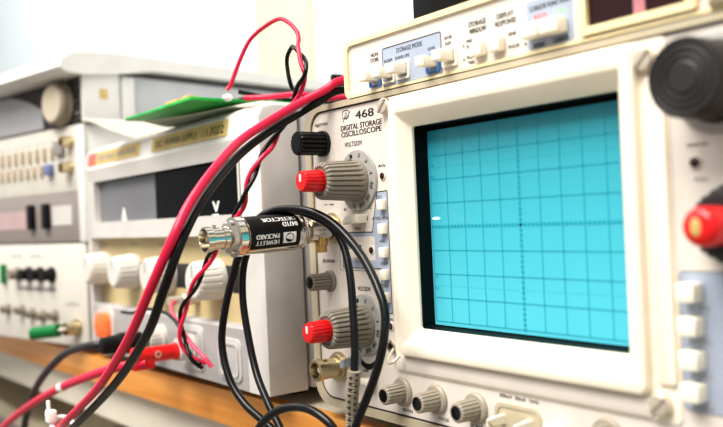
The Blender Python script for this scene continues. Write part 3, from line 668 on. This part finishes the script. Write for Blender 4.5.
CB = [(-6.64,-3.6,-8.69),(-6.29,-3.5,-7.82),(-5.65,-3.4,-6.71),(-5.11,-3.3,-5.64),(-4.69,-3.2,-4.4),(-4.8,-3.0,-3.31),(-5.32,-2.9,-2.37),(-6.33,-2.7,-1.38),(-7.4,-2.6,-0.55),(-8.34,-2.8,0.25),(-9.2,-3.2,0.8),(-10.21,-3.6,1.03),(-11.38,-4.0,1.03),(-12.11,-4.5,0.65),(-13.26,-4.7,-0.43),(-14.1,-4.8,-1.81),(-14.81,-5.0,-3.66),(-15.29,-5.0,-5.4),(-14.61,-5.0,-7.02),(-13.57,-4.8,-8.06),(-12.36,-4.6,-8.65),(-11.31,-4.5,-9.12),(-9.54,-4.4,-10.4)]
TOPR = [(-18.3,-1.5,7.3),(-17.3,-0.6,7.25),(-15.52,0.3,7.2),(-14.94,1.5,6.95),(-14.6,3.0,7.05),(-14.3,8,7.0)]
TOPB = [(-19.35,-1.2,7.8),(-19.8,2.0,7.6),(-19,5.0,7.45),(-18,9.0,7.4)]

solo('test_lead', MB().tube(cat(RED), .2, 14), 'rubr', 'thick red test lead arching from behind the oscilloscope down past the power supply', 'cable')
solo('test_lead', MB().tube(cat(BLK), .195, 14), 'rubb', 'thick black test lead running beside the thick red lead down past the power supply', 'cable')

def twist(pts, ph, amp=.125, pitch=3.4):
    P = cat(pts, 14); out = []; s = 0; nr = None
    for k, p in enumerate(P):
        if k: s += (p-P[k-1]).length
        t = (P[min(k+1, len(P)-1)]-P[max(k-1, 0)]).normalized()
        if nr is None: nr = t.cross(Vector((0, 1, 0))).normalized()
        nr = (nr-t*nr.dot(t)).normalized(); bi = t.cross(nr); a = 2*PI*s/pitch+ph
        out.append(p+(nr*math.cos(a)+bi*math.sin(a))*amp)
    return out
rp = cat(TR)[:-1]+twist(TW, 0)
solo('hookup_wire', MB().tube(rp, .115, 10), 'rubr', 'thin red wire looping up from the circuit board and twisting down with black wire', 'wire')
bp_ = cat(TB)[:-1]+twist(TW, PI)
solo('hookup_wire', MB().tube(bp_, .11, 10), 'rubb', 'thin black wire twisted around the thin red wire in front of the power supply', 'wire')
solo('hookup_wire', MB().tube(cat(THINB), .1, 10), 'rubb', 'short thin black wire with a loose end near the orange lamp', 'wire')
solo('hookup_wire', MB().tube(cat(PINK), .12, 10), 'pinkr', 'short pinkish red wire hanging below the third white knob', 'wire')

kb = thing('banana_plug_lead', 'black banana plug lead pushed into the power supply, curving down to the left', 'cable', (-28.2, -5, -6.6))
part('plug_body', MB().lathe((-28.3, F-1.05, -6.5), [(.6, .3), (.7, .6), (2.0, .68), (2.2, .6), (2.4, .56), (3.2, .48), (3.3, .3)], n=24).xf(lambda x, y, z: (x+.18*(-F-y-1.05)*.6, y, z+.02*(F-y))), 'black', kb)
part('cord', MB().tube(cat(BP), .25, 12), mat('grey_black_cord', '#2c2c2e', .4, var=.1), kb)
kr = thing('banana_plug_lead', 'red stackable banana plug lead in the white binding post, cable trailing left', 'cable', (-24, -5, -6.8))
part('plug_body', MB().lathe((-24, F-.9, -6.78), [(0, .4), (.05, .5), (.3, .52), (.35, .45), (2.2, .46), (2.4, .52), (2.8, .52), (2.85, .3)], n=28), 'red', kr)
part('plug_tail', MB().box(-24.4, -23.6, -6.3, -5.0, -7.55, -6.9, .12), 'red', kr)
part('side_hole', MB().lathe((-23.57, -4.85, -6.75), [(-.1, .2), (.03, .2), (.04, .12), (-.05, .11)], axis='x', n=18), 'steel', kr)
part('cord', MB().tube(cat(RPp), .26, 12), 'rubr', kr)
tps = cat([(-32.3, -7.58, -9.34), (-33.0, -7.6, -9.53)], 4)
part('cord_tag', MB().tube(tps, .3, 12), 'white', kr, 'small white sleeve on the cord')

ct = thing('cable_tie', 'white cable tie bound round the thick leads at the lower left', 'cable tie', (-24.79, -10.18, -9.81))
part('tie_loop', MB().tube([(-24.79+.5*math.cos(a), -10.18+.2+.55*math.sin(a), -9.81-.25-.35*math.cos(a)) for a in [i*2*PI/24 for i in range(25)]], .14, 8), 'white', ct)
part('tie_head', MB().box(-24.79-.45, -24.79+.15, -10.18-.6, -10.18-.1, -9.81, -9.81+.65, .08), 'white', ct)
part('tie_tail', MB().box(-24.79-.45, -24.79-.12, -10.18-.5, -10.18-.35, -9.81+.6, -9.81+1.15, .04), 'white', ct)

ca = thing('probe_cable', 'black coaxial cable with ribbed beige strain relief hanging before the oscilloscope', 'cable', (-7.4, -3, -8))
part('cord', MB().tube(cat(CA), .175, 12), 'coax', ca)
rl = MB(); Pq = cat(REL, 10)
rl.tube(Pq, .27, 16, rf=lambda t: .29-.02*t+.012*math.sin(t*150))
part('strain_relief', rl, 'relief', ca, 'ribbed beige strain relief')
rb = MB()
for k in range(2, len(Pq)-1, 4):
    for s, off in ((1, 0), (-1, 2)):
        p = Pq[min(k+off, len(Pq)-1)]
        d = Vector((.8, -.6, 0)) * .27 + Vector((.6, .8, 0))*.13*s
        rb.sphere((p.x+d.x*.93, p.y+d.y*.93, p.z), .1, .9, .9, .55, 8)
part('relief_slot', rb, 'dgrey', ca, 'dark slots in the strain relief')
solo('coaxial_cable', MB().tube(cat(CB), .185, 12), 'coax', 'black coaxial cable draped over the detector, sweeping past the lower volts dial', 'cable')

solo('hookup_lead', MB().tube(cat(TOPR), .15, 12), 'rubr', 'short red lead lying on the white sheet behind the arched leads', 'cable')
solo('hookup_lead', MB().tube(cat(TOPB), .13, 12), 'rubb', 'black lead lying across the white sheet behind the green board', 'cable')

# black connectors lying behind the oscilloscope corner
cn = thing('wall_plug', 'black connector block standing behind the oscilloscope top corner', 'connector', (-19, 7.4, 6.7))
part('plug_body', MB().box(-21.3, -16.6, 6.2, 8.6, 6.75, 8.7, .15), 'black', cn)
part('plug_fin', MB().box(-21.3, -20.9, 6.3, 8.4, 8.5, 9.6, .08).box(-19.4, -18.4, 6.3, 8.4, 8.5, 9.0, .08), 'black', cn)

# ================================================================ detector
AX, AZ = -11.1, .1
dt = thing('crystal_detector', 'chrome coaxial detector with a black label, plugged into the upper oscilloscope input', 'detector', (AX, -5, AZ-.8))
dt.rotation_euler = (.035, 0, 0); dt.location.z -= .0014
part('rear_adapter', MB().lathe((AX, P0, AZ), [(.4, .58), (.8, .6), (.85, .52), (1.1, .52), (1.15, .64), (1.5, .64), (1.55, .5), (1.85, .5)], n=32), 'chrome', dt)
part('body', MB().lathe((AX, P0, AZ), [(1.8, .4), (1.82, .74), (1.95, .83), (2.0, .76), (2.1, .76), (2.16, .84), (2.22, .85), (4.86, .85), (4.9, .78), (5.0, .78), (5.04, .89), (5.36, .89), (5.4, .74), (5.6, .7), (5.66, .56), (5.68, .4)], n=48), 'chrome', dt)
part('tip_connector', MB().lathe((AX, P0, AZ), [(5.6, .52), (5.9, .52), (5.92, .47), (6.4, .47), (6.42, .54), (6.72, .55), (6.74, .48), (6.2, .4), (6.18, .01)], n=36), 'chrome', dt)
part('side_port', MB().lathe((AX+.1, P0-.75, AZ-.35), [(0, .3), (.45, .3), (.47, .24), (.75, .24), (.76, .05)], axis='-z', n=20), 'portm', dt)
part('tip_pin', MB().lathe((AX, P0, AZ), [(6.1, .14), (6.6, .14), (6.62, .05)], n=14), 'brass', dt)
part('bayonet_lug', MB().lathe((AX, P0-6.2, AZ+.46), [(0, .09), (.14, .09), (.15, .01)], axis='z', n=10), 'chrome', dt)
lb = MB(); r_ = .858; A0, A1 = -.8, 2.4; n_ = 30
for i in range(n_+1):
    a = A0+(A1-A0)*i/n_
    for yy in (P0-2.35, P0-4.9): lb.v.append((AX+r_*math.cos(a), yy, AZ+r_*math.sin(a)))
lb.f = [(2*i, 2*i+1, 2*i+3, 2*i+2) for i in range(n_)]
lab = part('label_band', lb, 'black', dt, 'black label band')
def wrap(s, d0, d1, a, h, mb, bold=.012):
    """upside down lettering round the barrel: starts at distance d0, runs to d1 from the panel; a = angle of its centre"""
    vs, fs, _ = text_mesh(s)
    for e in (0, bold):
        q = []
        for u, v in vs:
            d = d0+u*(d1-d0)+e; an = a-(v-.5)*h/.865
            q.append((AX+.865*math.cos(an), P0-d, AZ+.865*math.sin(an)))
        mb.add(q, fs)
lt = MB()
wrap('HEWLETT', 3.45, 4.62, -.43, .21, lt, .03); wrap('PACKARD', 3.45, 4.62, -.1, .21, lt, .03)
wrap('8471D', 2.42, 3.2, .48, .23, lt, .03); wrap('DETECTOR', 2.42, 4.15, .84, .24, lt, .03)
part('label_lettering', lt, 'white', lab)
lg_ = MB()
for (d0, d1, a0, a1) in ((2.58, 3.26, -.55, .04),):
    for i in range(9):
        for d in (d0, d1): lg_.v.append((AX+.863*math.cos(a0+(a1-a0)*i/8), P0-d, AZ+.863*math.sin(a0+(a1-a0)*i/8)))
    lg_.f = [(2*i, 2*i+1, 2*i+3, 2*i+2) for i in range(8)]
lo_ = part('logo_panel', lg_, 'white', lab, 'white panel with a round emblem')
em = MB(); base = len(em.v)
for i in range(24):
    t = 2*PI*i/24; d = 2.92+.22*math.cos(t); a = -.25+.25*math.sin(t)
    em.v.append((AX+.868*math.cos(a), P0-d, AZ+.868*math.sin(a)))
em.f = [tuple(range(24))]
part('logo_disc', em, 'black', lo_)
hp = MB(); wrap('hp', 2.77, 3.07, -.25, .24, hp, .02); hp.xf(lambda x, y, z: (AX+(x-AX)*1.006, y, AZ+(z-AZ)*1.006)); part('logo_letters', hp, 'white', lo_)

# ================================================================ green plug, black box, small tool
gx, gy_ = sl_(-1.2, -.2)
def gpl(x, y, z): 
    a, b = sl_(x, y); return (a, b, z)
gpm = MB(); pts = [gpl(-3.45, -2.55, -7.35), gpl(-3.3, -2.47, -7.33), gpl(-1.6, -1.56, -7.14), gpl(-1.44, -1.47, -7.12)]
gp_ = thing('green_plug', 'green banana plug sticking out of the lowest left instrument', 'plug', gpl(-2.5, -2, -7.9))
part('plug_body', MB().tube(cat(pts, 6), .5, 16, rf=lambda t: .5 if .1 < t < .8 else .44), 'green', gp_)
part('plug_tip', MB().tube([gpl(-1.5, -1.5, -7.13), gpl(-1.3, -1.2, -7.1), gpl(-1.2, -.8, -7.1)], .2, 12), 'steel', gp_)

bx = thing('black_box', 'black box standing on top of the oscilloscope storage module', 'box', (-2.3, 2, 8.62))
part('box_body', MB().box(-4.72, -.25, -.9, 5, 8.64, 13.5, .08), 'black', bx)
part('box_lid', MB().box(-4.78, -.19, -.96, 5.06, 13.5, 14.4, .08), 'blackg', bx)
cl = thing('black_clip', 'small black clip beside the black box on the storage module', 'clip', (-5, 1, 8.62))
part('clip_jaw', MB().prism([(-5.3, 8.63), (-4.82, 8.63), (-4.82, 9.2), (-5.05, 9.0)], 0, .5), 'black', cl)
part('clip_pin', MB().box(-5.5, -4.85, .1, .4, 8.63, 8.75, .03), 'black', cl)

# ================================================================ light, camera
w = bpy.data.worlds.new('World'); SC.world = w; w.use_nodes = True
w.node_tree.nodes['Background'].inputs['Color'].default_value = (1, .985, .96, 1)
w.node_tree.nodes['Background'].inputs['Strength'].default_value = .5
def area(name, loc, target, size, power, col=(1, 1, 1), sy=None):
    l = bpy.data.lights.new(name, 'AREA'); l.energy = power; l.color = col; l.size = size*U
    if sy: l.shape = 'RECTANGLE'; l.size_y = sy*U
    o = bpy.data.objects.new(name, l); COL.objects.link(o)
    o.location = (loc[0]*U, loc[1]*U, (loc[2]+OZ)*U)
    d = Vector([t-c for t, c in zip(target, loc)]); o.rotation_euler = d.to_track_quat('-Z', 'Y').to_euler()
    return o
area('ceiling_lamp', (-40, -70, 150), (-30, -5, 0), 120, 26, (1, .97, .93), 60)
area('ceiling_lamp', (20, -100, 120), (0, 0, 0), 90, 26, (1, .96, .9), 60)
area('wall_fill', (-220, -40, 150), (-230, 70, 60), 200, 27, (.97, .99, 1))  # added fill light to whiten the wall, no such fixture

cam = bpy.data.cameras.new('Camera'); co = bpy.data.objects.new('Camera', cam); COL.objects.link(co); SC.camera = co
RR = ((0.5966923279897871, 0.8012468202106486, -0.04429219818944322), (-0.02981168418228388, -0.03302345685279852, -0.999009867210383), (-0.8019161609572063, 0.5974219483746943, 0.004181673808412412))
R3 = Matrix((RR[0], tuple(-a for a in RR[1]), tuple(-a for a in RR[2]))).transposed()
co.matrix_world = Matrix.Translation((.2167487, -.2368191, .0055290+OZ*U)) @ R3.to_4x4()
cam.sensor_width = 36; cam.lens = 833.593/723*36; cam.clip_start = .01; cam.clip_end = 50
cam.dof.use_dof = True; cam.dof.focus_distance = .375; cam.dof.aperture_fstop = 8.2
SC.view_settings.view_transform = 'Standard'; SC.view_settings.look = 'Medium High Contrast'; SC.view_settings.exposure = .04

for o in bpy.data.objects:
    if '_o' in o: del o['_o']
